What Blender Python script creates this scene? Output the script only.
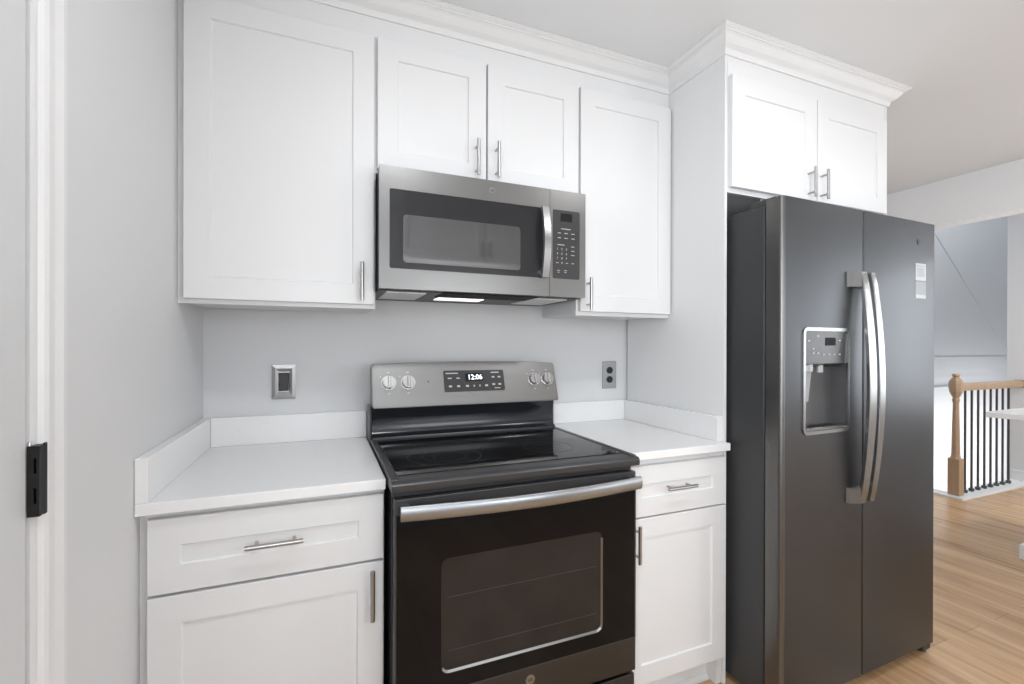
import bpy, bmesh, math, random
from mathutils import Vector, Matrix
random.seed(3)
PI = math.pi
for o in list(bpy.data.objects): bpy.data.objects.remove(o)
C = bpy.context.scene.collection

# ------------------------------------------------------------------ camera
cd = bpy.data.cameras.new('camera'); cam = bpy.data.objects.new('camera', cd); C.objects.link(cam)
cd.sensor_width = 36; cd.lens = 462.85/1024*36
cd.shift_x = -(515.8-512)/1024; cd.shift_y = (347.27-342)/1024
cd.clip_start = .02
cam.location = (.3944, -1.9316, 1.2759)
YAW, PIT, ROL = math.radians(22.4765), math.radians(-.0986), math.radians(-.1309)
cam.matrix_world = Matrix.Translation(cam.location) @ Matrix.Rotation(-YAW, 4, 'Z') @ Matrix.Rotation(PI/2+PIT, 4, 'X') @ Matrix.Rotation(-ROL, 4, 'Z')
bpy.context.scene.camera = cam

# ------------------------------------------------------------------ world, light, exposure
sc = bpy.context.scene
sc.view_settings.view_transform = 'Standard'; sc.view_settings.look = 'None'
sc.view_settings.exposure = 0.11; sc.view_settings.gamma = 1.0
sc.view_settings.use_curve_mapping = False
w = bpy.data.worlds.new('world'); sc.world = w; w.use_nodes = True
wn = w.node_tree.nodes; bg = wn['Background']
sky = wn.new('ShaderNodeTexSky'); sky.sky_type = 'HOSEK_WILKIE'; sky.sun_direction = (.3, .5, .75); sky.turbidity = 4
w.node_tree.links.new(sky.outputs[0], bg.inputs[0]); bg.inputs[1].default_value = .9

def area(name, loc, rot, sx, sy, power, col=(1, 1, 1), shape='RECTANGLE', spread=PI):
    l = bpy.data.lights.new(name, 'AREA'); l.shape = shape; l.size = sx; l.size_y = sy
    l.energy = power; l.color = col; l.spread = spread
    o = bpy.data.objects.new(name, l); C.objects.link(o); o.location = loc; o.rotation_euler = rot
    return o
# daylight entering through the windows (just inside each pane), and two added fills
area('window_daylight_kitchen', (1.46, -2.70, 1.45), (PI/2, 0, 0), .9, .78, 10, (.93, .965, 1))
area('window_daylight_side', (.03, -2.38, 1.45), (PI/2, 0, -PI/2), .55, 1.1, 30, (.93, .965, 1))  # added unseen source, brightens the tall panel from the left
area('window_daylight_east', (6.40, -2.95, 1.45), (PI/2, 0, PI/2), 2.1, 1.4, 42, (.9, .95, 1))
area('window_daylight_living', (4.6, -4.88, 1.45), (PI/2, 0, 0), 2.2, 1.6, 55, (.93, .965, 1))
area('stairwell_skylight', (6.6, .70, 4.7), (0, 0, 0), 1.8, .4, 55, (.88, .94, 1))
area('window_daylight_stairs', (7.7, .47, -.1), (PI/2, 0, 0), 2.0, 1.5, 25, (.97, .98, 1))  # added unseen source inside the stairwell, brightens its walls
LAMPS = [(.75, -1.42, 6.2), (1.9, -1.42, 5.8), (3.64, -1.5, 3.8), (5.6, -2.5, 24), (5.6, -1.2, 18)]

# ------------------------------------------------------------------ materials
def nt(name):
    m = bpy.data.materials.new(name); m.use_nodes = True
    return m, m.node_tree.nodes, m.node_tree.links, m.node_tree.nodes['Principled BSDF']
def mat(name, col, rough=.5, metal=0, noise=0, nscale=8, bump=0, bscale=200, stretch=None, spec=.5, emis=None, estr=0, coat=0):
    m, N, L, b = nt(name)
    b.inputs['Base Color'].default_value = (*col, 1); b.inputs['Roughness'].default_value = rough
    b.inputs['Metallic'].default_value = metal; b.inputs['Specular IOR Level'].default_value = spec
    b.inputs['Coat Weight'].default_value = coat; b.inputs['Coat Roughness'].default_value = .05
    tc = N.new('ShaderNodeTexCoord'); mp = N.new('ShaderNodeMapping'); L.new(tc.outputs['Object'], mp.inputs[0])
    if stretch: mp.inputs['Scale'].default_value = stretch
    if noise:
        n = N.new('ShaderNodeTexNoise'); n.inputs['Scale'].default_value = nscale; n.inputs['Detail'].default_value = 4
        L.new(mp.outputs[0], n.inputs[0])
        mx = N.new('ShaderNodeMix'); mx.data_type = 'RGBA'
        mx.inputs[6].default_value = (*[c*(1-noise) for c in col], 1); mx.inputs[7].default_value = (*[min(1, c*(1+noise)) for c in col], 1)
        L.new(n.outputs[0], mx.inputs[0]); L.new(mx.outputs[2], b.inputs['Base Color'])
    if bump:
        n = N.new('ShaderNodeTexNoise'); n.inputs['Scale'].default_value = bscale
        L.new(mp.outputs[0], n.inputs[0])
        bp = N.new('ShaderNodeBump'); bp.inputs['Strength'].default_value = bump; bp.inputs['Distance'].default_value = .002
        L.new(n.outputs[0], bp.inputs['Height']); L.new(bp.outputs[0], b.inputs['Normal'])
    if emis:
        b.inputs['Emission Color'].default_value = (*emis, 1); b.inputs['Emission Strength'].default_value = estr
    return m
M = {}
M['cab'] = mat('white cabinet paint', (.735, .738, .742), .42, noise=.01, nscale=3)
M['wall'] = mat('grey wall paint', (.655, .658, .665), .6, noise=.015, nscale=2, bump=.15, bscale=300)
M['ceil'] = mat('ceiling paint', (.76, .775, .79), .8, noise=.012, nscale=2)
M['trimw'] = mat('white trim paint', (.70, .70, .70), .35, noise=.01)
M['beam'] = mat('white header paint', (.90, .91, .925), .6, noise=.01)
M['door'] = mat('pale door paint', (.60, .605, .61), .4, noise=.01)
M['dark_void'] = mat('dark alcove', (.02, .018, .017), .9, noise=.1)
M['quartz'] = mat('white quartz', (.80, .80, .80), .22, noise=.02, nscale=60)
M['slate'] = mat('slate stainless', (.088, .091, .096), .36, 1, noise=.06, nscale=30, stretch=(.15, .15, 30))
M['slate_side'] = mat('grey textured side', (.035, .036, .038), .45, 0, noise=.08, nscale=40, bump=.2, bscale=500)
M['console'] = mat('stainless console', (.255, .252, .248), .34, 1, noise=.07, nscale=25, stretch=(.2, .2, 40))
M['steel'] = mat('brushed stainless', (.225, .222, .217), .32, 1, noise=.07, nscale=25, stretch=(.2, .2, 40))
M['bright'] = mat('bright satin steel', (.50, .50, .50), .25, 1, noise=.03, nscale=60)
M['chrome'] = mat('polished steel', (.75, .75, .76), .12, 1, noise=.02)
M['nickel'] = mat('satin nickel pull', (.45, .445, .44), .28, 1, noise=.03, nscale=80)
M['blackgl'] = mat('black ceramic glass', (.005, .005, .0055), .05, 0, noise=.05, spec=.2)
M['blackenamel'] = mat('black enamel', (.014, .016, .02), .18, 0, noise=.05, spec=.6)
M['rim'] = mat('dark slate rim', (.055, .055, .057), .33, .35, noise=.05)
M['ovenwin'] = mat('oven window glass', (.022, .019, .018), .09, 0, noise=.35, nscale=9, spec=.3)
M['mwin'] = mat('microwave window glass', (.22, .22, .223), .05, 1, noise=.02)
M['mframe'] = mat('microwave door black glass', (.022, .022, .024), .14, 0, noise=.05)
M['blackpl'] = mat('black plastic', (.02, .02, .021), .4, noise=.08)
M['panelgrey'] = mat('dark grey touch panel', (.045, .045, .047), .25, noise=.04)
M['handle'] = mat('satin handle steel', (.33, .33, .33), .27, 1, noise=.03, nscale=60)
M['edge'] = mat('door edge steel', (.17, .167, .163), .34, 1, noise=.03, nscale=60)
M['ovenhandle'] = mat('brushed handle steel', (.37, .385, .40), .32, 1, noise=.03, nscale=60)
M['legend'] = mat('pale printed legend', (.5, .5, .5), .5, noise=.02)
M['digit'] = mat('lit clock digits', (.8, .9, 1), .5, noise=.01, emis=(.85, .95, 1), estr=2.2)
M['hinge'] = mat('black hinge metal', (.008, .008, .009), .45, .3, noise=.05)
M['hole'] = mat('deep black', (.003, .003, .003), .8, noise=.05)
M['filter'] = mat('grease filter mesh', (.72, .72, .72), .4, .3, noise=.25, nscale=150)
M['lamp'] = mat('lamp lens', (.9, .9, .9), .3, noise=.01, emis=(1, .97, .9), estr=1)
M['wood'] = mat('light oak', (.37, .255, .165), .4, noise=.18, nscale=6, stretch=(8, 8, 1))
M['iron'] = mat('black iron', (.075, .075, .078), .45, .4, noise=.05)
M['label'] = mat('white paper label', (.5, .51, .52), .5, noise=.02)
M['labelgrey'] = mat('grey print', (.36, .375, .385), .5, noise=.05)
M['clearlabel'] = mat('grey film label', (.17, .18, .185), .3, noise=.03)
M['sock'] = mat('dark brown switch', (.015, .014, .014), .35, noise=.05)
M['ring'] = mat('burner ring print', (.05, .05, .052), .25, noise=.03)
M['disp'] = mat('dispenser cavity grey', (.10, .10, .103), .35, .3, noise=.05)
M['badge'] = mat('silver badge', (.55, .55, .55), .3, 1, noise=.03)

def floor_mat():
    m, N, L, b = nt('oak plank floor')
    tc = N.new('ShaderNodeTexCoord'); mp = N.new('ShaderNodeMapping'); mp.inputs['Rotation'].default_value = (0, 0, PI/2)
    L.new(tc.outputs['Object'], mp.inputs[0])
    br = N.new('ShaderNodeTexBrick'); L.new(mp.outputs[0], br.inputs[0])
    br.inputs['Scale'].default_value = 1; br.inputs['Brick Width'].default_value = 1.25; br.inputs['Row Height'].default_value = .127
    br.inputs['Mortar Size'].default_value = .0012; br.inputs['Color1'].default_value = (.0, .0, .0, 1); br.inputs['Color2'].default_value = (1, 1, 1, 1)
    br.inputs['Mortar'].default_value = (.5, .5, .5, 1); br.offset = .37
    mp2 = N.new('ShaderNodeMapping'); mp2.inputs['Scale'].default_value = (9, .8, 1); L.new(tc.outputs['Object'], mp2.inputs[0])
    n = N.new('ShaderNodeTexNoise'); n.inputs['Scale'].default_value = 2.2; n.inputs['Detail'].default_value = 6; n.inputs['Distortion'].default_value = .6
    L.new(mp2.outputs[0], n.inputs[0])
    ad = N.new('ShaderNodeMath'); ad.operation = 'MULTIPLY_ADD'; ad.inputs[1].default_value = .30
    sp = N.new('ShaderNodeSeparateColor'); L.new(br.outputs[0], sp.inputs[0])
    L.new(sp.outputs[0], ad.inputs[0]); L.new(n.outputs[0], ad.inputs[2])
    cr = N.new('ShaderNodeValToRGB'); e = cr.color_ramp.elements
    e[0].position = .3; e[0].color = (.30, .172, .086, 1); e[1].position = .95; e[1].color = (.62, .42, .245, 1)
    x = e.new(.62); x.color = (.47, .295, .16, 1)
    L.new(ad.outputs[0], cr.inputs[0])
    mx = N.new('ShaderNodeMix'); mx.data_type = 'RGBA'; mx.inputs[7].default_value = (.27, .165, .09, 1)
    L.new(br.outputs['Fac'], mx.inputs[0]); L.new(cr.outputs[0], mx.inputs[6]); L.new(mx.outputs[2], b.inputs['Base Color'])
    b.inputs['Roughness'].default_value = .27
    return m
M['floor'] = floor_mat()
mg, N_, L_, b_ = nt('clear pane'); b_.inputs['Transmission Weight'].default_value = 1; b_.inputs['Roughness'].default_value = 0; b_.inputs['IOR'].default_value = 1.02
M['glass'] = mg

# ------------------------------------------------------------------ mesh helpers
def box(bm, x0, x1, y0, y1, z0, z1, bev=0, seg=1):
    x0, x1 = sorted((x0, x1)); y0, y1 = sorted((y0, y1)); z0, z1 = sorted((z0, z1))
    t = bmesh.new(); r = bmesh.ops.create_cube(t, size=1)
    for v in t.verts: v.co = Vector(((x0+x1)/2+v.co.x*(x1-x0), (y0+y1)/2+v.co.y*(y1-y0), (z0+z1)/2+v.co.z*(z1-z0)))
    if bev: bmesh.ops.bevel(t, geom=t.edges[:], offset=bev, segments=seg, affect='EDGES', profile=.5)
    join(bm, t); return bm
def join(bm, t):
    me = bpy.data.meshes.new('t'); t.to_mesh(me); t.free(); bm.from_mesh(me); bpy.data.meshes.remove(me)
def cyl(bm, p0, p1, r, seg=20, r2=None, bev=0):
    p0, p1 = Vector(p0), Vector(p1); d = p1-p0; t = bmesh.new()
    bmesh.ops.create_cone(t, cap_ends=True, segments=seg, radius1=r, radius2=r if r2 is None else r2, depth=d.length)
    if bev: bmesh.ops.bevel(t, geom=[e for e in t.edges if len(e.link_faces) == 2 and abs(e.link_faces[0].normal.dot(e.link_faces[1].normal)) < .5], offset=bev, segments=2, affect='EDGES')
    q = d.to_track_quat('Z', 'Y').to_matrix().to_4x4()
    t.transform(Matrix.Translation((p0+p1)/2) @ q); join(bm, t); return bm
def lathe(bm, cx, cy, prof, seg=24, square=False):
    rings = []
    for z, r in prof:
        ring = []
        for k in range(seg):
            a = 2*PI*(k+.5)/seg
            ring.append(bm.verts.new((cx+r*math.cos(a), cy+r*math.sin(a), z)))
        rings.append(ring)
    for a, b in zip(rings, rings[1:]):
        for k in range(seg): bm.faces.new((a[k], a[(k+1) % seg], b[(k+1) % seg], b[k]))
    bm.faces.new(rings[0][::-1]); bm.faces.new(rings[-1]); return bm
def prism(bm, pts, f0, f1):
    """pts: 2-D outline; f0,f1 map a 2-D point to the two ends"""
    a = [bm.verts.new(f0(*p)) for p in pts]; b = [bm.verts.new(f1(*p)) for p in pts]
    bm.faces.new(a); bm.faces.new(b[::-1]); n = len(pts)
    for i in range(n): bm.faces.new((a[(i+1) % n], a[i], b[i], b[(i+1) % n]))
    bmesh.ops.recalc_face_normals(bm, faces=bm.faces[:]); return bm
def rrect(x0, x1, z0, z1, r, seg=5):
    out = []
    for cx, cz, a0 in ((x1-r, z1-r, 0), (x0+r, z1-r, 90), (x0+r, z0+r, 180), (x1-r, z0+r, 270)):
        for k in range(seg+1):
            a = math.radians(a0+90*k/seg); out.append((cx+r*math.cos(a), cz+r*math.sin(a)))
    return out
def plate(bm, x0, x1, z0, z1, yf, yb, r=.005, fy=None):
    p = rrect(x0, x1, z0, z1, r)
    g = fy or (lambda z: 0)
    return prism(bm, p, lambda x, z: (x, yf+g(z), z), lambda x, z: (x, yb+g(z), z))
def ringplate(bm, x0, x1, z0, z1, wd, yf, yb, r=.01, fy=None):
    """rounded rectangular frame"""
    o = rrect(x0, x1, z0, z1, r); i = rrect(x0+wd, x1-wd, z0+wd, z1-wd, max(r-wd, .002)); g = fy or (lambda z: 0)
    O = [bm.verts.new((x, yf+g(z), z)) for x, z in o]; I = [bm.verts.new((x, yf+g(z), z)) for x, z in i]
    O2 = [bm.verts.new((x, yb+g(z), z)) for x, z in o]; I2 = [bm.verts.new((x, yb+g(z), z)) for x, z in i]
    n = len(o)
    for k in range(n):
        j = (k+1) % n
        for q in ((O[k], O[j], I[j], I[k]), (O2[k], I2[k], I2[j], O2[j]), (O[k], O2[k], O2[j], O[j]), (I[k], I[j], I2[j], I2[k])): bm.faces.new(q)
    bmesh.ops.recalc_face_normals(bm, faces=bm.faces[:]); return bm
def fin(name, bm, m, parent=None, smooth=False):
    me = bpy.data.meshes.new(name)
    off = Vector(parent.get('_o', (0, 0, 0))) if parent else Vector((0, 0, 0))
    if parent: bm.transform(Matrix.Translation(-off))
    bm.normal_update()
    if smooth:
        for f in bm.faces: f.smooth = True
        for e in bm.edges:
            if len(e.link_faces) == 2 and e.calc_face_angle(0) > math.radians(35): e.smooth = False
    bm.to_mesh(me); bm.free(); me.materials.append(m)
    o = bpy.data.objects.new(name, me); C.objects.link(o)
    if parent: o.parent = parent; o['_o'] = tuple(off)
    return o
def thing(name, label, cat, loc=(0, 0, 0), group=None):
    o = bpy.data.objects.new(name, None); C.objects.link(o); o.location = loc; o.empty_display_size = .05
    o['_o'] = tuple(loc); o['label'] = label; o['category'] = cat
    if group: o['group'] = group
    return o
def each(name, bm, m, parent, smooth=False):
    """every loose piece becomes a part of its own"""
    left = set(bm.verts); out = []
    while left:
        st = [left.pop()]; comp = set(st)
        while st:
            v = st.pop()
            for e in v.link_edges:
                q = e.other_vert(v)
                if q in left: left.discard(q); comp.add(q); st.append(q)
        out.append(comp)
    res = []
    for comp in out:
        t = bmesh.new(); mp = {v: t.verts.new(v.co) for v in comp}
        for f in {f for v in comp for f in v.link_faces}: t.faces.new([mp[v] for v in f.verts])
        res.append(fin(name, t, m, parent, smooth))
    bm.free(); return res
def tag(o, label, cat, group=None):
    o['label'] = label; o['category'] = cat
    if group: o['group'] = group
    return o
def struct(name, bm, m, parent=None):
    o = fin(name, bm, m, parent)
    if not parent: o['kind'] = 'structure'
    return o
B = bmesh.new
def textbm(bm, s, x, z, y, size, ax='x', align='CENTER', fy=None, depth=.0003):
    cu = bpy.data.curves.new('t', 'FONT'); cu.body = s; cu.size = size; cu.align_x = align; cu.align_y = 'CENTER'; cu.extrude = depth; cu.resolution_u = 2
    ob = bpy.data.objects.new('t', cu); C.objects.link(ob)
    dg = bpy.context.evaluated_depsgraph_get(); me = bpy.data.meshes.new_from_object(ob.evaluated_get(dg))
    t = bmesh.new(); t.from_mesh(me)
    for v in t.verts:
        a, b, c = v.co
        v.co = Vector((x+a, y-c+(fy(z+b) if fy else 0), z+b))
    join(bm, t); bpy.data.objects.remove(ob); bpy.data.curves.remove(cu); bpy.data.meshes.remove(me)
    return bm

# ------------------------------------------------------------------ cabinetry builders
def shaker(x0, x1, z0, z1, yf, th=.019, st=.066, rec=.006, sl=.003):
    """shaker front facing -y: stiles and rails round a recessed panel"""
    bm = B(); b = .0015
    def ring(ix, y): return [bm.verts.new(p) for p in ((x0+ix, y, z0+ix), (x1-ix, y, z0+ix), (x1-ix, y, z1-ix), (x0+ix, y, z1-ix))]
    rs = [ring(0, yf+th), ring(0, yf+b), ring(b, yf), ring(st, yf), ring(st+sl, yf+rec)]
    for a, c in zip(rs, rs[1:]):
        for k in range(4): bm.faces.new((a[k], a[(k+1) % 4], c[(k+1) % 4], c[k]))
    bm.faces.new(rs[-1]); bm.faces.new(rs[0][::-1]); bmesh.ops.recalc_face_normals(bm, faces=bm.faces[:]); return bm
def pull_v(x, z0, z1, yf, out=.032, r=.006):
    bm = B(); cyl(bm, (x, yf-out, z0), (x, yf-out, z1), r, 16, bev=.001)
    h = (z1-z0)*.17
    for z in (z0+h, z1-h): cyl(bm, (x, yf, z), (x, yf-out, z), .0042, 12)
    return bm
def pull_h(x0, x1, z, yf, out=.032, r=.006):
    bm = B(); cyl(bm, (x0, yf-out, z), (x1, yf-out, z), r, 16, bev=.001)
    h = (x1-x0)*.17
    for x in (x0+h, x1-h): cyl(bm, (x, yf, z), (x, yf-out, z), .0042, 12)
    return bm
def wall_cab(name, label, x0, x1, y0, yfr, z0, z1, doors, lip=.008):
    t = thing(name, label, 'cabinet', ((x0+x1)/2, y0, z0))
    bm = B()
    box(bm, x0, x1, y0, yfr+.019, z0+lip, z1)                         # carcass, bottom panel a little above the frame
    fin('body', bm, M['cab'], t)
    bm = B(); s = .038
    box(bm, x0, x0+s, yfr, yfr+.019, z0, z1); box(bm, x1-s, x1, yfr, yfr+.019, z0, z1)
    box(bm, x0+s, x1-s, yfr, yfr+.019, z0, z0+s); box(bm, x0+s, x1-s, yfr, yfr+.019, z1-.08, z1)
    fin('face_frame', bm, M['cab'], t)
    for (a, b, c, d, hx, h0, h1) in doors:
        dr = fin('door', shaker(a, b, c, d, yfr-.02), M['cab'], t)
        if hx: fin('handle', pull_v(hx, h0, h1, yfr-.02), M['nickel'], dr, True)
    return t
def base_cab(label, x0, x1, front, drawer, hx, dh, dpull, vx, v0, v1, toe_y=-.56, foot=None):
    t = thing('base_cabinet', label, 'cabinet', ((x0+x1)/2, 0, 0))
    bm = B(); box(bm, x0, x1, -.002, front+.019, .10, .889); fin('body', bm, M['cab'], t)
    bm = B(); s = .03
    box(bm, x0, x0+s, front, front+.019, .10, .889); box(bm, x1-s, x1, front, front+.019, .10, .889)
    for a, b in ((.10, .135), (.675, .71), (.86, .889)): box(bm, x0+s, x1-s, front, front+.019, a, b)
    fin('face_frame', bm, M['cab'], t)
    bm = B(); box(bm, x0, x1-.001, toe_y, toe_y+.016, .0, .10); fin('toe_kick', bm, M['cab'], t)
    a, b, c, d = drawer
    dr = fin('drawer', shaker(a, b, c, d, front-.02, st=.064), M['cab'], t)
    fin('handle', pull_h(*dpull, dh, front-.02), M['nickel'], dr, True)
    dr = fin('door', shaker(a, b, .112, hx, front-.02), M['cab'], t)
    fin('handle', pull_v(vx, v0, v1, front-.02), M['nickel'], dr, True)
    return t

# ------------------------------------------------------------------ setting
CZ = 2.45
def wallbox(name, x0, x1, y0, y1, z0, z1, m='wall'):
    bm = B(); box(bm, x0, x1, y0, y1, z0, z1); return struct(name, bm, M[m])
def holed(name, m, fixed, th, a0, a1, z0, z1, ha0, ha1, hz0, hz1, axis):
    bm = B()
    for p0, p1, q0, q1 in ((a0, ha0, z0, z1), (ha1, a1, z0, z1), (ha0, ha1, z0, hz0), (ha0, ha1, hz1, z1)):
        if axis == 'y': box(bm, p0, p1, fixed, fixed+th, q0, q1)
        else: box(bm, fixed, fixed+th, p0, p1, q0, q1)
    return struct(name, bm, M[m])
bm = B(); box(bm, -.12, 5.36, -5.1, 1.4, -.06, 0); box(bm, 5.36, 9.0, -5.1, .2, -.06, 0); struct('floor', bm, M['floor'])
wallbox('ceiling', -.12, 4.42, -5.1, 1.4, CZ, CZ+.1, 'ceil')
bm = B(); box(bm, 4.42, 6.62, -5.1, -.0, CZ, CZ+.1); struct('ceiling_hall', bm, M['ceil'])
wallbox('ceiling_stairwell', 4.42, 9.1, .0, 1.5, 4.9, 5.0, 'ceil')
wallbox('wall_back', -.12, 2.785, 0, .12, 0, CZ)
holed('wall_left', 'wall', -.12, .12, -2.9, 0, 0, CZ, -2.68, -2.08, .85, 2.0, 'x')  # opening added for the unseen side fill
wallbox('wall_hall', 2.665, 2.785, .12, 1.3, 0, CZ)
wallbox('wall_stairwell', 2.785, 9.0, 1.3, 1.42, -2.6, 4.9)
wallbox('wall_stairwell_side', 8.9, 9.0, .45, 1.3, -2.6, 4.9)
wallbox('wall_stairwell_upper', 4.42, 6.62, -.12, 0, CZ, 4.9)
holed('wall_stairwell_return', 'wall', .27, .12, 6.62, 8.9, -2.6, 4.9, 6.7, 8.7, -.3, 2.1, 'y')  # opening added to go with the unseen stairs fill

wallbox('wall_right', 6.5, 6.62, .2, .39, -2.6, 4.9)
wallbox('wall_header', 4.4, 4.52, -5.0, 1.3, 2.135, CZ, 'beam')
holed('wall_east', 'wall', 6.5, .12, -5.0, .2, -.06, CZ, -4.0, -1.9, .75, 2.15, 'x')
holed('wall_front', 'wall', -2.9, .12, 0, 2.75, 0, CZ, 1.01, 1.91, 1.06, 1.84, 'y')
wallbox('wall_kitchen_return', 2.75, 2.87, -5.0, -2.78, 0, CZ)
holed('wall_south', 'wall', -5.12, .12, 2.75, 6.62, 0, CZ, 3.5, 5.7, .6, 2.2, 'y')
wallbox('wall_stair_lower', 5.36, 6.5, .10, .2, -2.6, -.06, 'trimw')
def window(n, axis, fixed, a0, a1, z0, z1, cols):
    bm = B(); s = .05
    def bx(p0, p1, q0, q1, m_bm=None, d=.03):
        if axis == 'y': box(m_bm, p0, p1, fixed-d, fixed+d, q0, q1)
        else: box(m_bm, fixed-d, fixed+d, p0, p1, q0, q1)
    bx(a0, a1, z0, z0+s, bm); bx(a0, a1, z1-s, z1, bm)
    for k in range(cols+1):
        c = a0+s/2+(a1-a0-s)*k/cols; bx(c-s/2, c+s/2, z0+s, z1-s, bm)
    zc = (z0+z1)/2; bx(a0, a1, zc-.015, zc+.015, bm)
    f = struct('window_%d' % n, bm, M['trimw'])
    bm = B(); bx(a0+.01, a1-.01, z0+.01, z1-.01, bm, .003); fin('pane', bm, M['glass'], f)
window(1, 'y', -2.84, 1.01, 1.91, 1.06, 1.84, 2)
window(2, 'x', 6.56, -4.0, -1.9, .75, 2.15, 3)
window(4, 'x', -.06, -2.68, -2.08, .85, 2.0, 1)  # unseen window, added to carry the side fill
window(3, 'y', -5.06, 3.5, 5.7, .6, 2.2, 3)
# enclosed upper flight of stairs over the stairwell
bm = B()
sl = (2.638-1.240)/(8.864-7.213)
pts = [(4.6, 2.638+sl*(7.213-4.6)), (8.864, 1.240), (8.89, 1.22), (8.89, 4.88), (4.6, 4.88)]
prism(bm, pts, lambda x, z: (x, 1.2955, z), lambda x, z: (x, 1.3005, z)); struct('wall_upper_stair', bm, M['wall'])
bm = B(); box(bm, 2.79, 8.88, 1.262, 1.3, -2.5, .80); struct('trim_4', bm, M['trimw'])
bm = B(); box(bm, 2.79, 8.88, 1.285, 1.3, .98, 1.16); struct('trim_5', bm, M['wall'])
# nosing round the stair opening
bm = B(); box(bm, 5.30, 6.5, .20, .36, -.005, .018, .004); box(bm, 5.30, 5.42, .36, 1.262, -.005, .018, .004)
box(bm, 5.36, 5.38, .36, 1.262, -.3, -.005); struct('trim_3', bm, M['trimw'])
bm = B(); box(bm, 6.485, 6.5, -1.8, .36, 0.018, .11, .003); struct('baseboard_east', bm, M['trimw'])

# left door, casing, hinge
bm = B(); box(bm, -.03, .008, -1.98, -1.069, .01, 2.05, .002)
struct('door_1', bm, M['door'])
bm = B()   # moulded casing profile in (x,y), extruded along z
prof = [(.0, -1.064), (.010, -1.064), (.011, -1.058), (.011, -1.052), (.009, -1.050), (.009, -1.044), (.015, -1.040), (.018, -1.034), (.018, -1.028), (.015, -1.026), (.016, -1.014), (.018, -1.008), (.021, -1.000), (.021, -.990), (.017, -.984), (.0, -.984)]
prism(bm, prof, lambda x, y: (x, y, 0), lambda x, y: (x, y, 2.12)); box(bm, 0, .018, -1.98, -1.062, 2.06, 2.12)
struct('trim_1', bm, M['trimw'])
hg = thing('door_hinge', 'black metal door hinge on the white casing at the left edge', 'hinge', (.012, -1.06, 1.03))
zl, zh = 1.0335, 1.1335
bm = B()   # knuckle block with two slots through its near face
sl0, sl1, ya, ym, yb = .0158, .0188, -1.069, -1.062, -1.050
box(bm, .0085, .022, ym, yb, zl, zh, .001)
box(bm, .0085, sl0, ya, ym, zl, zh); box(bm, sl1, .022, ya, ym, zl, zh)
for a, b in ((zl, 1.052), (1.074, 1.0945), (1.1165, zh)): box(bm, sl0, sl1, ya, ym, a, b)
fin('hinge_knuckle', bm, M['hinge'], hg)
bm = B(); box(bm, .0195, .0225, -1.056, -1.0485, zl-.001, zh+.002, .001); fin('hinge_leaf', bm, M['hinge'], hg)
bm = B(); box(bm, sl0-.0002, sl1+.0002, ym-.0006, ym, 1.05, 1.118); fin('slot_shadow', bm, M['hole'], hg)
bm = B(); cyl(bm, (.0105, -1.066, zh), (.0105, -1.066, zh+.006), .002, 10)
each('screw', bm, M['chrome'], hg, True)

# ------------------------------------------------------------------ cabinets
ZB, ZT = 1.401, 2.384
wall_cab('wall_cabinet', 'tall white single-door wall cabinet left of the microwave', .0004, .5525, -.002, -.3103, ZB, ZT,
         [(.017, .547, 1.414, 2.305, .507, 1.424, 1.549)])
wall_cab('wall_cabinet', 'short white two-door wall cabinet directly above the microwave', .5525, 1.325, -.002, -.3103, 1.858, ZT,
         [(.557, .939, 1.868, 2.308, .900, 1.886, 2.014), (.945, 1.325, 1.868, 2.308, .977, 1.888, 2.018)])
wall_cab('wall_cabinet', 'white single-door wall cabinet between the microwave and the fridge panel', 1.325, 1.7895, -.002, -.3103, ZB, ZT,
         [(1.335, 1.784, 1.417, 2.310, 1.365, 1.421, 1.549)])
wall_cab('wall_cabinet', 'deep white two-door cabinet above the refrigerator', 1.8045, 2.763, -.02, -.6157, 1.863, ZT,
         [(1.809, 2.278, 1.880, 2.302, 2.226, 1.884, 2.006), (2.284, 2.748, 1.880, 2.302, 2.302, 1.884, 2.006)])
def panel(label, x0, x1):
    bm = B(); box(bm, x0, x1, -.012, -.6165, 0, ZT, .0008)
    return tag(fin('refrigerator_side_panel', bm, M['cab']), label, 'cabinet panel')
panel('tall white end panel between the right counter and the refrigerator', 1.791, 1.803)
panel('white end panel on the far right side of the refrigerator', 2.765, 2.779)
# crown moulding
pr = [(-.004, -.004), (.006, -.004), (.008, .002), (.010, .014), (.013, .017), (.018, .020), (.026, .026), (.035, .036), (.042, .045), (.048, .050), (.052, .051), (.053, .056), (.058, .058), (.063, .062), (.067, .064), (.0675, .0665), (-.004, .0665)]
path = [((0.001, -.3103), (0, -1)), ((1.791, -.3103), (-1, -1)), ((1.791, -.6165), (-1, -1)), ((2.779, -.6165), (1, -1)), ((2.779, -.001), (1, 0))]
bm = B(); rings = []
for (px, py), (nx, ny) in path: rings.append([bm.verts.new((px+nx*o, py+ny*o, 2.3828+h)) for o, h in pr])
for a, b in zip(rings, rings[1:]):
    for k in range(len(pr)): bm.faces.new((a[k], a[(k+1) % len(pr)], b[(k+1) % len(pr)], b[k]))
bm.faces.new(rings[0]); bm.faces.new(rings[-1][::-1]); bmesh.ops.recalc_face_normals(bm, faces=bm.faces[:])
tag(fin('crown_molding', bm, M['cab']), 'white crown moulding running along the cabinet tops under the ceiling', 'moulding')

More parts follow.
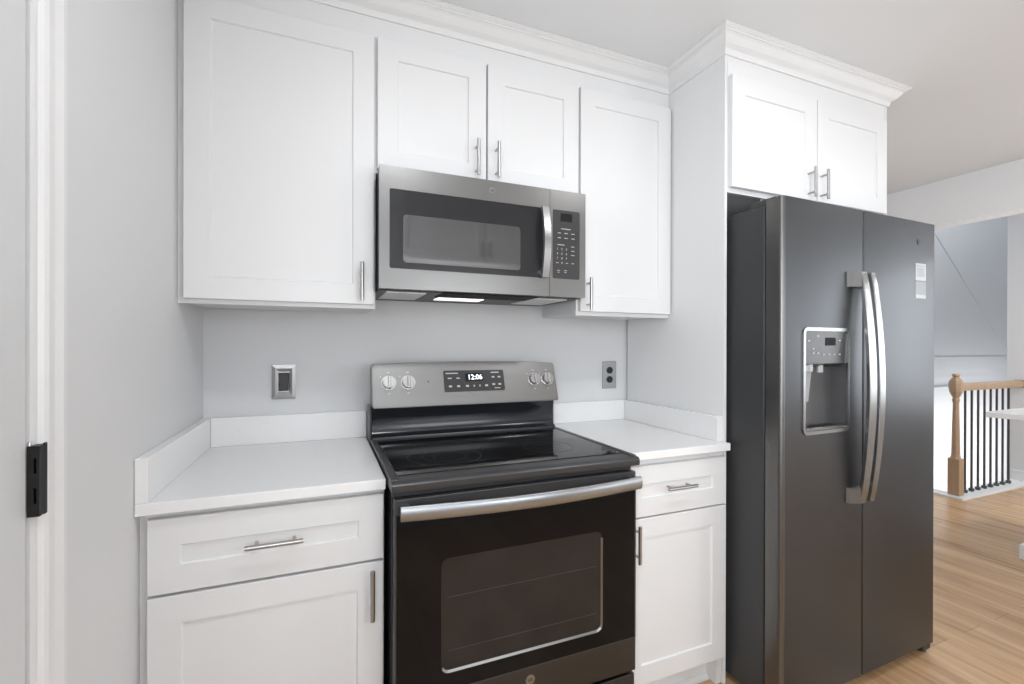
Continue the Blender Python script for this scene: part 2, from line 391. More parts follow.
base_cab('white base cabinet with drawer and door left of the range', .0004, .5475, -.6103, (.019, .544, .699, .874), .692, .790, (.219, .347), .513, .549, .682)
t = base_cab('white base cabinet with drawer and door between range and refrigerator', 1.322, 1.7895, -.6103, (1.337, 1.7885, .690, .866), .684, .784, (1.491, 1.620), 1.371, .547, .674)
bm = B()
prism(bm, [(-.56, 0), (-.56, .019), (-.566, .018), (-.573, .012), (-.576, .006), (-.577, 0)], lambda y, z: (1.324, y, z), lambda y, z: (1.760, y, z)); fin('shoe_molding', bm, M['trimw'], t)
bm = B(); prism(bm, [(-.55, 0), (-.605, 0), (-.612, .10), (-.55, .10)], lambda y, z: (1.764, y, z), lambda y, z: (1.7885, y, z)); fin('cabinet_foot', bm, M['cab'], t)

# countertops with splashes
def counter(label, x0, x1, yf, side_x0, side_x1, side_front, bx0, bx1, shz):
    t = thing('countertop', label, 'countertop', ((x0+x1)/2, -.3, .891))
    bm = B(); box(bm, x0, x1, -.001, yf, .8905, .9185, .002, 2); fin('worktop', bm, M['quartz'], t)
    bm = B(); box(bm, bx0, bx1, -.001, -.024, .9187, shz, .0015, 2); fin('back_splash', bm, M['quartz'], t)
    bm = B(); box(bm, side_x0, side_x1, -.001, side_front, .9187, shz, .0015, 2); fin('side_splash', bm, M['quartz'], t)
counter('white quartz countertop in the corner left of the range', .001, .5478, -.6481, .001, .026, -.647, .0265, .5475, 1.021)
counter('white quartz countertop between the range and the tall panel', 1.318, 1.7905, -.6481, 1.765, 1.7905, -.610, 1.318, 1.7645, 1.013)

# ------------------------------------------------------------------ outlets
t = thing('light_switch', 'stainless wall plate with black rocker switch above the left counter', 'switch', (.255, 0, 1.14))
bm = B(); x0, x1, z0, z1 = .215, .295, 1.078, 1.206
rs = []
for ix, y in ((0, -.001), (0, -.006), (.012, -.008), (.023, -.003)):
    rs.append([bm.verts.new(p) for p in ((x0+ix, y, z0+ix*1.15), (x1-ix, y, z0+ix*1.15), (x1-ix, y, z1-ix*1.15), (x0+ix, y, z1-ix*1.15))])
for a, c in zip(rs, rs[1:]):
    for k in range(4): bm.faces.new((a[k], a[(k+1) % 4], c[(k+1) % 4], c[k]))
bm.faces.new(rs[0][::-1]); bm.faces.new(rs[-1]); bmesh.ops.recalc_face_normals(bm, faces=bm.faces[:]); fin('wall_plate', bm, M['handle'], t)
bm = B(); box(bm, .2385, .2715, -.003, -.0075, 1.108, 1.176, .002); fin('rocker', bm, M['sock'], t)
t = thing('wall_outlet', 'stainless duplex outlet plate with two round black sockets right of range', 'outlet', (1.69, 0, 1.137))
bm = B(); box(bm, 1.650, 1.731, -.001, -.006, 1.071, 1.203, .002); fin('wall_plate', bm, M['bright'], t)
for zc in (1.160, 1.115):
    bm = B(); cyl(bm, (1.6905, -.005, zc), (1.6905, -.009, zc), .0165, 24); s = fin('socket', bm, M['sock'], t)
    bm = B(); box(bm, 1.683, 1.685, -.0088, -.0094, zc-.002, zc+.006); box(bm, 1.695, 1.697, -.0088, -.0094, zc-.002, zc+.006); each('slot', bm, M['hole'], s)
bm = B(); cyl(bm, (1.6905, -.006, 1.1375), (1.6905, -.0075, 1.1375), .003, 12); each('screw', bm, M['chrome'], t)

def badge(parent, x, z, y, r, fy=None):
    bm = B(); cyl(bm, (x, y, z), (x, y-.0015, z), r, 28, bev=.0004)
    b = fin('logo_badge', bm, M['handle'], parent, True)
    bm = B()
    for k in range(28):
        pass
    textbm(bm, 'GE', x, z, y-.0016, r*.95)
    fin('monogram', bm, M['slate'], b)

# ------------------------------------------------------------------ microwave
X0, X1, MZ0, MZ1, MY = .5555, 1.3113, 1.4595, 1.8553, -.4054
t = thing('microwave', 'stainless over-the-range microwave with black glass door and keypad', 'microwave', ((X0+X1)/2, -.2, MZ0))
bm = B(); box(bm, X0+.002, X1-.002, -.01, MY+.032, MZ0, MZ1-.003, .002); fin('body', bm, M['blackpl'], t)
XS = 1.1595
def framed(bm, x0, x1, z0, z1, hx0, hx1, hz0, hz1, yf, yb):
    """slab with a rounded rectangular hole"""
    n = 5; inn = rrect(hx0, hx1, hz0, hz1, .006, n); out = []
    for i, (x, z) in enumerate(inn):
        q = i//(n+1); k = i % (n+1); f = k/n
        if q == 0: c = (x1, z) if f < .5 else (x, z1)
        elif q == 1: c = (x, z1) if f < .5 else (x0, z)
        elif q == 2: c = (x0, z) if f < .5 else (x, z0)
        else: c = (x, z0) if f < .5 else (x1, z)
        out.append(c)
    # insert corners
    I = [bm.verts.new((x, yf, z)) for x, z in inn]; I2 = [bm.verts.new((x, yb, z)) for x, z in inn]
    O = [bm.verts.new((x, yf, z)) for x, z in out]; O2 = [bm.verts.new((x, yb, z)) for x, z in out]
    cor = [(x1, z1), (x0, z1), (x0, z0), (x1, z0)]
    m = len(inn)
    for k in range(m):
        j = (k+1) % m
        q = k//(n+1); kk = k % (n+1)
        if kk == n//2:
            c = bm.verts.new((cor[q][0], yf, cor[q][1])); c2 = bm.verts.new((cor[q][0], yb, cor[q][1]))
            bm.faces.new((I[k], O[k], c, O[j], I[j])); bm.faces.new((O[k], O2[k], c2, c)); bm.faces.new((c, c2, O2[j], O[j]))
        else:
            bm.faces.new((I[k], O[k], O[j], I[j])); bm.faces.new((O[k], O2[k], O2[j], O[j]))
        bm.faces.new((I[k], I[j], I2[j], I2[k]))
    bmesh.ops.recalc_face_normals(bm, faces=bm.faces[:]); return bm
bm = framed(B(), X0, XS, MZ0+.002, MZ1, .587, 1.134, 1.527, 1.783, MY, MY+.032)
dr = fin('door', bm, M['steel'], t)
bm = B(); plate(bm, .586, 1.135, 1.526, 1.784, MY+.0015, MY+.02, .006); fin('door_glass', bm, M['mframe'], dr)
bm = B(); plate(bm, .630, 1.043, 1.548, 1.704, MY+.0008, MY+.0016, .012); fin('window', bm, M['mwin'], dr)
# bowed handle
def bowed(zs, xl, xr, yat, th):
    bm = B(); rings = []
    for z in zs:
        y = yat(z)
        rings.append([bm.verts.new(p) for p in ((xl(z), y+th, z), (xl(z)+.003, y, z), (xr(z)-.003, y, z), (xr(z), y+th, z))])
    for a, b in zip(rings, rings[1:]):
        for k in range(4): bm.faces.new((a[k], a[(k+1) % 4], b[(k+1) % 4], b[k]))
    bm.faces.new(rings[0][::-1]); bm.faces.new(rings[-1]); bmesh.ops.recalc_face_normals(bm, faces=bm.faces[:]); return bm
zs = [1.527+.256*k/16 for k in range(17)]
bmh = bowed(zs, lambda z: 1.118, lambda z: 1.150, lambda z: MY-.020-.020*math.sin(PI*(z-1.527)/.256), .009)
for z in (1.545, 1.765): box(bmh, 1.120, 1.148, MY, MY-.016, z-.012, z+.012, .002)
fin('handle', bmh, M['bright'], dr, True)
badge(dr, .934, 1.820, MY, .0115)
bm = framed(B(), XS+.0015, X1, MZ0+.002, MZ1, 1.172, 1.286, 1.528, 1.783, MY, MY+.032)
cp = fin('control_frame', bm, M['steel'], t)
bm = B(); plate(bm, 1.1715, 1.2865, 1.5275, 1.7835, MY+.001, MY+.02, .005); kp = fin('control_panel', bm, M['panelgrey'], t)
bm = B(); plate(bm, 1.205, 1.254, 1.742, 1.772, MY+.0004, MY+.002, .002); fin('display', bm, M['hole'], kp)
bm = B()
y_ = MY+.0009
for r_, z in enumerate((1.714, 1.698, 1.680)):
    for x in ((1.2, 1.228, 1.258) if r_ else (1.228,)):
        wd = .020 if r_ == 0 else .0065
        box(bm, x-wd, x+wd, y_, y_-.0008, z-.0012, z+.0012)
for k, z in enumerate((1.650, 1.634, 1.618)):
    box(bm, 1.25, 1.264, y_, y_-.0008, z-.001, z+.001)
box(bm, 1.192, 1.222, y_, y_-.0008, 1.653, 1.6555)
for k, s in enumerate('123456789'):
    textbm(bm, s, 1.192+.019*(k % 3), 1.638-.017*(k//3), y_-.0004, .011)
textbm(bm, '0', 1.211, 1.587, y_-.0004, .011)
for x in (1.192, 1.232, 1.257): box(bm, x-.005, x+.005, y_, y_-.0008, 1.586, 1.588)
for x in (1.197, 1.226): box(bm, x-.006, x+.006, y_, y_-.0008, 1.558, 1.560); box(bm, x-.004, x+.004, y_, y_-.0008, 1.551, 1.553)
fin('key_legend', bm, M['legend'], kp)
bm = B()
for a, b, c, d in ((.585, .72, -.335, -.10), (1.13, 1.27, -.335, -.10)): box(bm, a, b, c, d, MZ0-.003, MZ0+.001)
each('grease_filter', bm, M['filter'], t)
bm = B(); box(bm, .79, .97, -.215, -.13, MZ0-.003, MZ0+.001); fin('surface_lamp', bm, M['lamp'], t)  # flat lens under the microwave with an even glow of its own
bm = B(); box(bm, .77, 1.13, -.372, -.235, MZ0-.002, MZ0+.001); fin('vent_recess', bm, M['hole'], t)

# ------------------------------------------------------------------ range
RX0, RX1, RF = .5525, 1.3145, -.7328
t = thing('range', 'slate electric range with black glass cooktop and steel oven handle', 'stove', ((RX0+RX1)/2, -.35, 0))
bm = B(); box(bm, RX0+.006, RX1-.006, -.05, -.675, .02, .904, .002)
for fx in (RX0+.06, RX1-.06):
    for fy in (-.12, -.60): cyl(bm, (fx, fy, 0), (fx, fy, .02), .015, 12)
fin('body', bm, M['blackenamel'], t)
# cooktop frame with rolled front, and glass
bm = B()
prism(bm, [(-.05, .902), (-.05, .928), (-.700, .9285), (-.722, .9275), (-.729, .925), (RF, .920), (RF, .906), (-.730, .902)], lambda y, z: (RX0, y, z), lambda y, z: (RX1, y, z))
ct = fin('cooktop_frame', bm, M['rim'], t, True)
bm = B()
for a, b in ((RX0, RX0+.020), (RX1-.020, RX1)): box(bm, a, b, -.17, -.715, .926, .9325, .003, 2)
each('raised_edge', bm, M['rim'], ct, True)
bm = B(); box(bm, RX0+.021, RX1-.021, -.155, -.668, .926, .9305, .0015); gl = fin('glass_top', bm, M['blackgl'], t)
def ringflat(bm, cx, cy, r, wd, z, seg=56):
    a = [[bm.verts.new((cx+q*math.cos(2*PI*k/seg), cy+q*math.sin(2*PI*k/seg), z)) for k in range(seg)] for q in (r, r-wd)]
    for k in range(seg): bm.faces.new((a[0][k], a[0][(k+1) % seg], a[1][(k+1) % seg], a[1][k]))
for cx, cy, r in ((.745, -.50, .115), (.745, -.27, .075), (1.11, -.50, .085), (1.11, -.27, .085)):
    bm = B(); ringflat(bm, cx, cy, r, .002, .9308); ringflat(bm, cx, cy, r*.62, .0015, .9308)
    for k in range(24):
        a = 2*PI*k/24; cyl(bm, (cx+(r+.004)*math.cos(a), cy+(r+.004)*math.sin(a), .9304), (cx+(r+.004)*math.cos(a), cy+(r+.004)*math.sin(a), .9308), .001, 6)
    fin('burner_ring', bm, M['ring'], gl)
bm = B(); cyl(bm, (1.235, -.635, .9304), (1.235, -.635, .9308), .016, 24); fin('printed_mark', bm, M['ring'], gl)
# backguard: black concave base and slate console
bm = B()
prism(bm, [(-.05, .928), (-.165, .928), (-.163, .938), (-.150, .944), (-.142, .955), (-.138, .975), (-.138, 1.0), (-.142, 1.02), (-.150, 1.04), (-.150, 1.052), (-.05, 1.052)],
      lambda y, z: (RX0+.006, y, z), lambda y, z: (RX1-.006, y, z)); fin('backguard_base', bm, M['blackenamel'], t, True)
bm = B(); box(bm, RX0+.012, RX1-.012, -.163, -.169, .929, .936, .002, 2); fin('base_strip', bm, M['rim'], t)
bm = B(); box(bm, RX0-.002, RX0+.006, -.04, -.135, .905, 1.05, .002); box(bm, RX1-.006, RX1+.002, -.04, -.135, .905, 1.05, .002); each('side_cheek', bm, M['rim'], t)
G0, G1 = 1.048, 1.214
def gy(z): return -.182+(z-G0)*.32
bm = B(); n = 24; top = []
pts = []
r = .014
for k in range(n+1):
    f = k/n; x = RX0+.004+r+(RX1-RX0-.008-2*r)*f; pts.append((x, G1-.007*(2*f-1)**2))
pts = pts[::-1]
xl, xr = RX0+.006, RX1+.003
out = [(xr, G0+.004), ]
for k in range(6): a = math.radians(90*k/5); out.append((xr-r+r*math.cos(a), G1-.007-r+r*math.sin(a)))
out += pts[1:-1]
for k in range(6): a = math.radians(90+90*k/5); out.append((xl+r+r*math.cos(a), G1-.007-r+r*math.sin(a)))
out += [(xl, G0+.004), (xl+.004, G0), (xr-.004, G0)]
prism(bm, out, lambda x, z: (x, gy(z), z), lambda x, z: (x, -.06, z))
bmesh.ops.bevel(bm, geom=[e for e in bm.edges if all(abs(v.co.y-gy(v.co.z)) < 1e-4 for v in e.verts)], offset=.004, segments=2, affect='EDGES')
cons = fin('control_console', bm, M['console'], t, True)
fyo = lambda z: (z-G0)*.32
bm = B(); plate(bm, .826, 1.078, 1.098, 1.180, -.1835, -.176, .006, fyo); dp = fin('display_panel', bm, M['panelgrey'], cons)
bm = B(); plate(bm, .914, .988, 1.137, 1.168, -.184, -.1815, .002, fyo); fin('clock_window', bm, M['hole'], dp)
bm = B(); textbm(bm, '12:06', .954, 1.1525, -.1844, .028, fy=fyo); fin('clock_digits', bm, M['digit'], dp)
bm = B()
def dash(x, z, w, h=.003, y=-.1838): plate(bm, x-w/2, x+w/2, z-h/2, z+h/2, y, y+.001, .0008, fyo)
dash(.860, 1.169, .05, .004); dash(.850, 1.150, .016, .004); dash(.884, 1.150, .014, .004)
for x in (.851, .884, .920, .948, .972, 1.0): dash(x, 1.119, .012 if x < .94 or x > .98 else .005, .007)
dash(1.040, 1.170, .035, .004)
for x in (1.031, 1.057):
    for z in (1.152, 1.123): dash(x, z, .012, .006)
dash(1.046, 1.108, .024, .003)
fin('button_legend', bm, M['legend'], dp)
for i, kx in enumerate((.617, .688, 1.213, 1.275)):
    zc = 1.138; y0 = gy(zc); nrm = Vector((0, -1, .32)).normalized()
    c = Vector((kx, y0, zc))
    bm = B(); cyl(bm, c, c+nrm*.006, .027, 32); kb = fin('knob', bm, M['chrome'], cons, True)
    bm = B(); cyl(bm, c+nrm*.006, c+nrm*.020, .0245, 32, r2=.022, bev=.002)
    fin('knob_cap', bm, M['bright'], kb, True)
    bm = B(); box(bm, kx-.005, kx+.005, -.008, 0, zc-.022, zc+.022, .002)
    u = nrm.cross(Vector((1, 0, 0)))
    for v in bm.verts: v.co = c+nrm*(.020-v.co.y)+Vector((1, 0, 0))*(v.co.x-kx)+Vector((0, .305, .952))*(v.co.z-zc)
    bmesh.ops.recalc_face_normals(bm, faces=bm.faces[:])
    fin('knob_grip', bm, M['chrome'], kb, True)
    bm = B(); dash(kx, zc+.038, .010, .004, -.1825); dash(kx, zc-.038, .008, .003, -.1825); dash(kx-.030, zc+.024, .006, .003, -.1825)
    fin('dial_mark', bm, M['legend'], kb)
bm = B(); c = Vector((.765, gy(1.14), 1.14)); cyl(bm, c, c+Vector((0, -.001, 0)), .003, 12); fin('indicator', bm, M['blackpl'], cons)
# front: vent strip, oven door, drawer
bm = B(); box(bm, RX0+.006, RX1-.006, -.66, -.695, .882, .900); fin('vent_strip', bm, M['blackpl'], t)
OX0, OX1, OY = RX0+.0105, RX1-.003, -.715
bm = B()
W0, W1, WZ0, WZ1 = .684, 1.190, .398, .708
# door slab with window opening
for a, b, c, d in ((OX0, W0, .352, .838), (W1, OX1, .352, .838), (W0, W1, .352, WZ0), (W0, W1, WZ1, .838)): box(bm, a, b, OY, -.680, c, d)
dr = fin('oven_door', bm, M['blackgl'], t)
bm = B(); box(bm, OX0-.001, OX1+.001, OY-.001, -.680, .838, .880, .003, 2); fin('door_top_band', bm, M['rim'], dr)
bm = B(); box(bm, OX0-.001, OX1+.001, OY-.0015, -.680, .247, .352, .0015, 2); lb = fin('door_lower_band', bm, M['slate'], dr)
badge(dr, .944, .316, OY-.0015, .0145)
bm = B(); box(bm, OX0-.0012, OX0+.003, OY-.0015, -.682, .352, .838); box(bm, OX1-.003, OX1+.0012, OY-.0015, -.682, .352, .838); each('door_edge_trim', bm, M['rim'], dr)
bm = B(); o_ = rrect(W0, W1, WZ0, WZ1, .022); i_ = rrect(W0+.006, W1-.006, WZ0+.006, WZ1-.006, .016)
O_ = [bm.verts.new((x, OY-.0008, z)) for x, z in o_]; I_ = [bm.verts.new((x, OY+.0035, z)) for x, z in i_]
for k in range(len(o_)): bm.faces.new((O_[k], O_[(k+1) % len(o_)], I_[(k+1) % len(o_)], I_[k]))
bmesh.ops.recalc_face_normals(bm, faces=bm.faces[:])
for f in bm.faces:
    if f.normal.y > 0: f.normal_flip()
bmesh.ops.delete(bm, geom=[f for f in bm.faces if f.calc_center_median().z > WZ1-.02 or f.calc_center_median().x < W0+.004], context='FACES')
fin('window_border', bm, M['steel'], dr)
bm = B(); plate(bm, W0-.0, W1+.0, WZ0, WZ1, OY+.0032, -.690, .02); fin('window', bm, M['ovenwin'], dr)
bm = B()
for x, z in ((W0, WZ0), (W1, WZ0), (W0, WZ1), (W1, WZ1)):
    sx = 1 if x == W0 else -1; sz = 1 if z == WZ0 else -1
    pts = [(x, z)]+[(x+sx*(.022-.022*math.cos(a)), z+sz*(.022-.022*math.sin(a))) for a in [math.radians(90*k/5) for k in range(6)]]
    prism(bm, pts, lambda px, pz: (px, OY, pz), lambda px, pz: (px, OY+.01, pz))
each('glass_corner', bm, M['blackgl'], dr)
bm = B()
for z in (.455, .60): cyl(bm, (W0+.02, OY+.0034, z), (W1-.02, OY+.0034, z), .0007, 8)
each('oven_rack', bm, mat('rack seen through glass', (.06, .056, .053), .5, .3, noise=.05), dr)
# bowed handle along x
bm = B(); rings = []; HX0, HX1 = .573, 1.312
for k in range(25):
    f = k/24; x = HX0+(HX1-HX0)*f; y = -.748-.030*math.sin(PI*f)
    rings.append([bm.verts.new(p) for p in ((x, y+.012, .833), (x, y+.003, .832), (x, y-.0002, .836), (x, y-.0022, .844), (x, y-.003, .852), (x, y-.0022, .860), (x, y-.0002, .866), (x, y+.003, .870), (x, y+.012, .869))])
for a, b in zip(rings, rings[1:]):
    for k in range(9): bm.faces.new((a[k], a[(k+1) % 9], b[(k+1) % 9], b[k]))
bm.faces.new(rings[0][::-1]); bm.faces.new(rings[-1]); bmesh.ops.recalc_face_normals(bm, faces=bm.faces[:])
for x in (.588, 1.296): box(bm, x-.012, x+.012, OY, -.745, .838, .866, .002)
fin('handle', bm, M['ovenhandle'], dr, True)
bm = B(); box(bm, OX0, OX1, -.685, -.713, .06, .234, .003, 2); fin('storage_drawer', bm, M['slate'], t)

# ------------------------------------------------------------------ refrigerator (built square, then turned a little about its front left corner)
FX, FY, FT, FB = 1.8153, -.8378, 1.787, .046
F = thing('refrigerator', 'slate grey side-by-side refrigerator with door water dispenser and twin handles', 'refrigerator', (FX, FY, 0))
bm = B(); box(bm, FX+.010, FX+.918, -.07, -.762, .03, FT-.012, .003); fin('body', bm, M['slate_side'], F)
bm = B(); box(bm, FX+.02, FX+.925, -.762, -.776, .06, FT-.02); fin('door_gasket', bm, M['blackpl'], F)
bm = B(); box(bm, FX+.03, FX+.90, -.74, -.775, .006, .058, .003); fin('base_grille', bm, M['blackpl'], F)
DB = -.776
def door_profile(x0, x1, rl, rr):
    p = [(x0, DB), ]
    for k in range(7):
        a = math.radians(180+90*k/6); p.append((x0+rl+rl*math.cos(a), FY+rl+rl*math.sin(a)))
    n = 8
    for k in range(7):
        a = math.radians(270+90*k/6); p.append((x1-rr+rr*math.cos(a), FY+rr+rr*math.sin(a)))
    p.append((x1, DB)); return p
def ext(bm, prof, z0, z1):
    t2 = bmesh.new(); prism(t2, prof, lambda x, y: (x, y, z0), lambda x, y: (x, y, z1)); join(bm, t2)
SP0, SP1 = 2.2575, 2.2635
bm = B()
DX0, DX1, DZ0, DZ1 = 1.924, 2.168, .977, 1.338
pf = door_profile(FX, SP0, .014, .004)
ext(bm, pf, FB, DZ0); ext(bm, pf, DZ1, FT)
left = [p for p in pf if p[0] <= FX+.014+1e-6]+[(DX0, FY), (DX0, DB)]
ext(bm, left, DZ0, DZ1); right = [(DX1, DB), (DX1, FY)]+[p for p in pf if p[0] >= SP0-.004-1e-6]
ext(bm, right, DZ0, DZ1)
fd = fin('freezer_door', bm, M['slate'], F, True)
bm = B(); t2 = door_profile(FX, SP0, .014, .004)[:8]; rr_ = [[bm.verts.new((x-.0005, y-.0005*(k > 1), z)) for k, (x, y) in enumerate(t2)] for z in (FB+.0005, FT-.0005)]
for k in range(len(t2)-1): bm.faces.new((rr_[0][k], rr_[0][k+1], rr_[1][k+1], rr_[1][k]))
bmesh.ops.recalc_face_normals(bm, faces=bm.faces[:])
for f in bm.faces:
    if f.normal.x > .1: f.normal_flip()
fin('door_edge', bm, M['edge'], fd, True)
bm = B(); box(bm, DX0, DX1, DB-.001, DB-.006, DZ0, DZ1); box(bm, DX0, DX0+.004, DB, FY+.004, DZ0, DZ1); box(bm, DX1-.004, DX1, DB, FY+.004, DZ0, DZ1); box(bm, DX0, DX1, DB, FY+.004, DZ0, DZ0+.004)
dc = fin('dispenser_cavity', bm, M['disp'], fd)
bm = B(); ringplate(bm, DX0-.006, DX1+.006, DZ0-.007, DZ1+.007, .012, FY-.004, FY+.002, .022); fin('dispenser_bezel', bm, M['handle'], fd)
bm = B(); prism(bm, [(FY-.001, DZ1-.004), (FY+.002, 1.218), (FY+.03, 1.205), (DB-.007, 1.205), (DB-.007, DZ1-.004)], lambda y, z: (DX0+.004, y, z), lambda y, z: (DX1-.004, y, z)); dpn = fin('dispenser_panel', bm, M['panelgrey'], fd)
bm = B(); plate(bm, 2.04, 2.095, 1.282, 1.310, FY-.0016, FY+.002, .002); fin('display', bm, M['hole'], dpn)
bm = B()
for x, z, a in ((1.95, 1.298, .010), (1.975, 1.255, .008), (2.0, 1.255, .008), (2.03, 1.250, .007), (2.06, 1.250, .007), (2.09, 1.250, .007), (2.12, 1.250, .007), (1.975, 1.27, .007), (2.12, 1.30, .009), (2.0, 1.315, .012)):
    box(bm, x-a/2, x+a/2, FY-.0012, FY+.002, z-.002, z+.002)
fin('panel_legend', bm, M['legend'], dpn)
bm = B(); prism(bm, [(-.812, 1.205), (-.80, 1.205), (-.786, 1.10), (-.79, 1.075), (-.80, 1.08)], lambda y, z: (1.955, y, z), lambda y, z: (2.005, y, z)); cyl(bm, (1.98, -.81, 1.19), (1.98, -.81, 1.215), .02, 16); cyl(bm, (2.05, -.81, 1.185), (2.05, -.81, 1.215), .012, 16)
each('dispenser_paddle', bm, mat('grey translucent paddle', (.33, .335, .34), .25, 0, noise=.04), fd)
bm = B(); box(bm, DX0+.006, DX1-.006, FY+.002, DB-.008, DZ0+.004, DZ0+.014, .002)
for k in range(9): box(bm, DX0+.03+.022*k, DX0+.038+.022*k, FY+.008, DB-.012, DZ0+.013, DZ0+.0165)
fin('drip_tray', bm, M['steel'], fd)
bm = B(); ext(bm, door_profile(SP1, FX+.940, .004, .014), FB, FT); rd = fin('refrigerator_door', bm, M['slate'], F, True)
def fhandle(parent, xl, xr, mount_x0, mount_x1):
    z0, z1 = .706, 1.552; bm = B(); rings = []; n = 28
    for k in range(n+1):
        f = k/n; z = z0+(z1-z0)*f; y = FY-.026-.034*(math.sin(PI*f)**.8); g = .004*math.sin(PI*f)
        rings.append([bm.verts.new(p) for p in ((xl-g, y+.014, z), (xl-g, y+.003, z), (xl+.003-g, y, z), (xr-.003+g, y, z), (xr+g, y+.003, z), (xr+g, y+.014, z))])
    for a, b in zip(rings, rings[1:]):
        for k in range(6): bm.faces.new((a[k], a[(k+1) % 6], b[(k+1) % 6], b[k]))
    bm.faces.new(rings[0][::-1]); bm.faces.new(rings[-1]); bmesh.ops.recalc_face_normals(bm, faces=bm.faces[:])
    h = fin('handle', bm, M['handle'], parent, True)
    for za, zb, s in ((z1-.055, z1, 1), (z0, z0+.055, -1)):
        bm = B()
        prism(bm, [(mount_x0, FY), (mount_x1, FY), (xr-.002, FY-.026), (xl+.001, FY-.028), (mount_x0+.004, FY-.010)], lambda x, y: (x, y, za), lambda x, y: (x, y, zb))
        fin('handle_mount', bm, M['steel'], h)
fhandle(fd, 2.203, 2.236, 2.160, 2.25)
fhandle(rd, 2.262, 2.288, 2.270, 2.315)
bm = B(); cyl(bm, (2.628, FY, 1.706), (2.628, FY-.0015, 1.706), .0125, 28)
lg = fin('logo_badge', bm, M['slate'], rd, True); bm = B(); textbm(bm, 'GE', 2.628, 1.706, FY-.0016, .013); fin('monogram', bm, M['blackpl'], lg)
bm = B(); plate(bm, 2.606, 2.680, 1.548, 1.618, FY-.0006, FY+.001, .003); lb = fin('energy_label', bm, M['label'], rd); lb['label'] = 'white paper label'
bm = B(); box(bm, 2.612, 2.674, FY-.0006, FY-.0008, 1.604, 1.609); box(bm, 2.617, 2.668, FY-.0006, FY-.0008, 1.563, 1.600); fin('label_print', bm, M['labelgrey'], lb)
bm = B(); plate(bm, 2.604, 2.680, 1.474, 1.544, FY-.0006, FY+.001, .003); lb = fin('film_label', bm, M['clearlabel'], rd); lb['label'] = 'grey film label'
bm = B(); box(bm, 2.607, 2.678, FY-.0006, FY-.0008, 1.477, 1.490); fin('label_print', bm, M['label'], lb)
bm = B(); box(bm, FX+.015, FX+.075, -.70, -.80, FT-.012, FT+.010, .004, 2); box(bm, FX+.86, FX+.92, -.70, -.80, FT-.012, FT+.010, .004, 2); each('hinge_cover', bm, M['slate_side'], F)
bm = B(); cyl(bm, (FX+.028, -.735, FT+.008), (FX+.028, -.735, FT+.016), .004, 10); fin('hinge_screw', bm, M['chrome'], F)
for x in (FX+.03, FX+.905):
    bm = B(); box(bm, x-.03, x+.03, -.76, -.828, .012, .044, .005, 2); cyl(bm, (x+.008, -.80, 0), (x+.008, -.80, .02), .02, 16)
    fin('leveling_foot', bm, M['blackpl'], F)
F.rotation_euler = (0, 0, .0246)

# ------------------------------------------------------------------ stair railing
t = thing('stair_railing', 'light oak newel and handrail with black iron balusters at the stairwell', 'railing', (5.4, .28, .018))
NX, NY = 5.385, .285
bm = B()
box(bm, NX-.040, NX+.040, NY-.040, NY+.040, .018, .33, .003)
p = [(.33, .038), (.345, .032), (.36, .029), (.55, .026), (.80, .020), (.82, .025), (.835, .025), (.84, .022), (.855, .022)]
lathe(bm, NX, NY, p, 8)
lathe(bm, NX, NY, [(.85, .022), (.865, .03), (.895, .043), (.93, .048), (.97, .048), (.995, .042), (1.015, .028), (1.022, .018), (1.03, .026), (1.045, .026), (1.052, .018)], 8)
fin('newel_post', bm, M['wood'], t)
bm = B(); prism(bm, [(-.03, .905), (-.032, .935), (-.028, .958), (-.012, .967), (.012, .967), (.028, .958), (.032, .935), (.03, .905)], lambda y, z: (NX+.03, NY+y, z), lambda y, z: (6.44, NY+y, z))
fin('handrail', bm, M['wood'], t)
bm = B(); box(bm, 6.44, 6.499, NY-.036, NY+.036, .90, .972, .006, 2); fin('rail_end', bm, M['wood'], t)
for k in range(8):
    x = 5.528+.104*k
    bm = B(); box(bm, x-.0065, x+.0065, NY-.0065, NY+.0065, .018, .906); b = fin('baluster', bm, M['iron'], t)
    bm = B(); box(bm, x-.016, x+.016, NY-.016, NY+.016, .018, .045, .004); fin('shoe', bm, M['iron'], b)

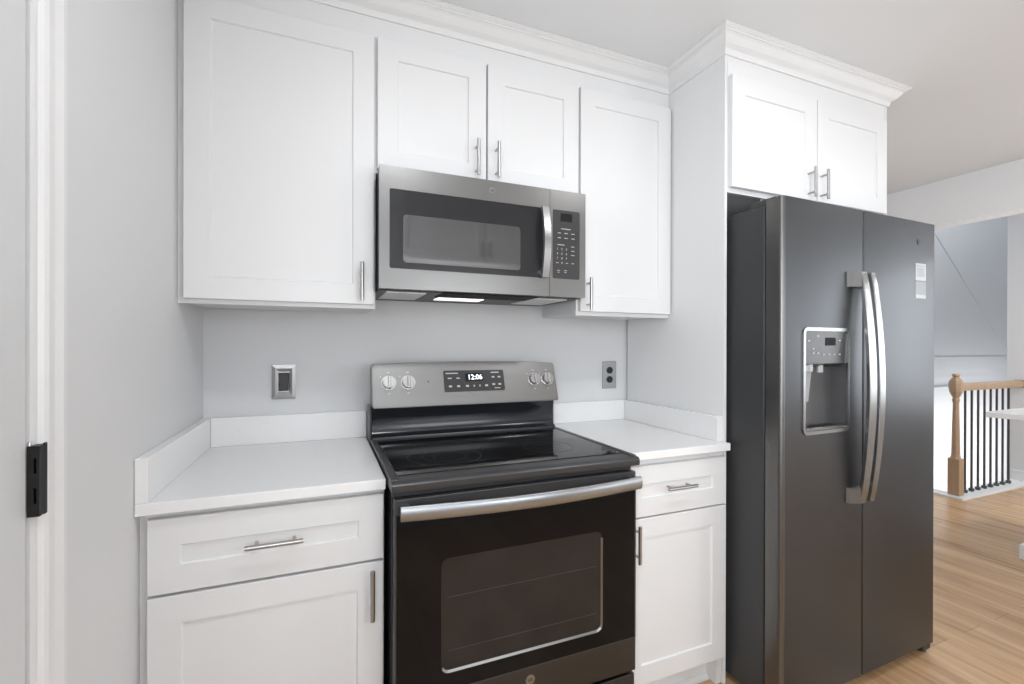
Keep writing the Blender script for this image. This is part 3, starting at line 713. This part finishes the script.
# ------------------------------------------------------------------ island
t = thing('kitchen_island', 'white island with a pale stone top at the right edge', 'island', (4.9, -1.3, 0))
bm = B(); box(bm, 3.95, 5.2, -.49, -2.2, .872, .905, .004, 2); fin('island_top', bm, M['quartz'], t)
bm = B(); box(bm, 4.29, 5.15, -.53, -2.15, 0, .872, .002); fin('island_body', bm, M['cab'], t)
bm = B(); box(bm, 4.272, 5.16, -.512, -2.16, 0, .09, .004); fin('island_baseboard', bm, M['trimw'], t)

# ------------------------------------------------------------------ facing side of the kitchen (mirrored in the appliances)
t = thing('wall_cabinet', 'white two-door wall cabinet mirrored in the microwave glass', 'cabinet', (1.6, -2.78, 1.95))
bm = B(); box(bm, .9, 2.3, -2.779, -2.455, 1.95, 2.449); fin('body', bm, M['cab'], t)
for a, b, hx in ((.905, 1.597, 1.565), (1.603, 2.295, 1.635)):
    bm = shaker(a, b, 1.957, 2.43, 0)
    for v in bm.verts: v.co.y = -2.436-v.co.y
    bmesh.ops.recalc_face_normals(bm, faces=bm.faces[:]); d = fin('door', bm, M['cab'], t)
    bm = pull_v(hx, 1.99, 2.12, 0)
    for v in bm.verts: v.co.y = -2.436-v.co.y
    bmesh.ops.recalc_face_normals(bm, faces=bm.faces[:]); fin('handle', bm, M['nickel'], d)

# ------------------------------------------------------------------ recessed ceiling lamps
for i, (x, y, p) in enumerate(LAMPS):
    t = thing('recessed_light', ['recessed ceiling light over the left counter aisle', 'recessed ceiling light before the range', 'recessed ceiling light before the refrigerator', 'recessed ceiling light beyond the header beam', 'recessed ceiling light by the stair hall'][i], 'ceiling light', (x, y, CZ), 'recessed ceiling lights')
    bm = B(); r = [[bm.verts.new((x+q*math.cos(2*PI*k/32), y+q*math.sin(2*PI*k/32), z)) for k in range(32)] for q, z in ((.09, CZ-.0005), (.088, CZ-.006), (.07, CZ-.006), (.068, CZ-.0005))]
    for a, b in zip(r, r[1:]):
        for k in range(32): bm.faces.new((a[k], a[(k+1) % 32], b[(k+1) % 32], b[k]))
    fin('lamp_trim', bm, M['trimw'], t)
    l = area('lamp_light', (0, 0, -.012), (0, 0, 0), .13, .13, p, (.96, .98, 1), 'DISK'); l.parent = t
for o in bpy.data.objects:
    if '_o' in o: del o['_o']
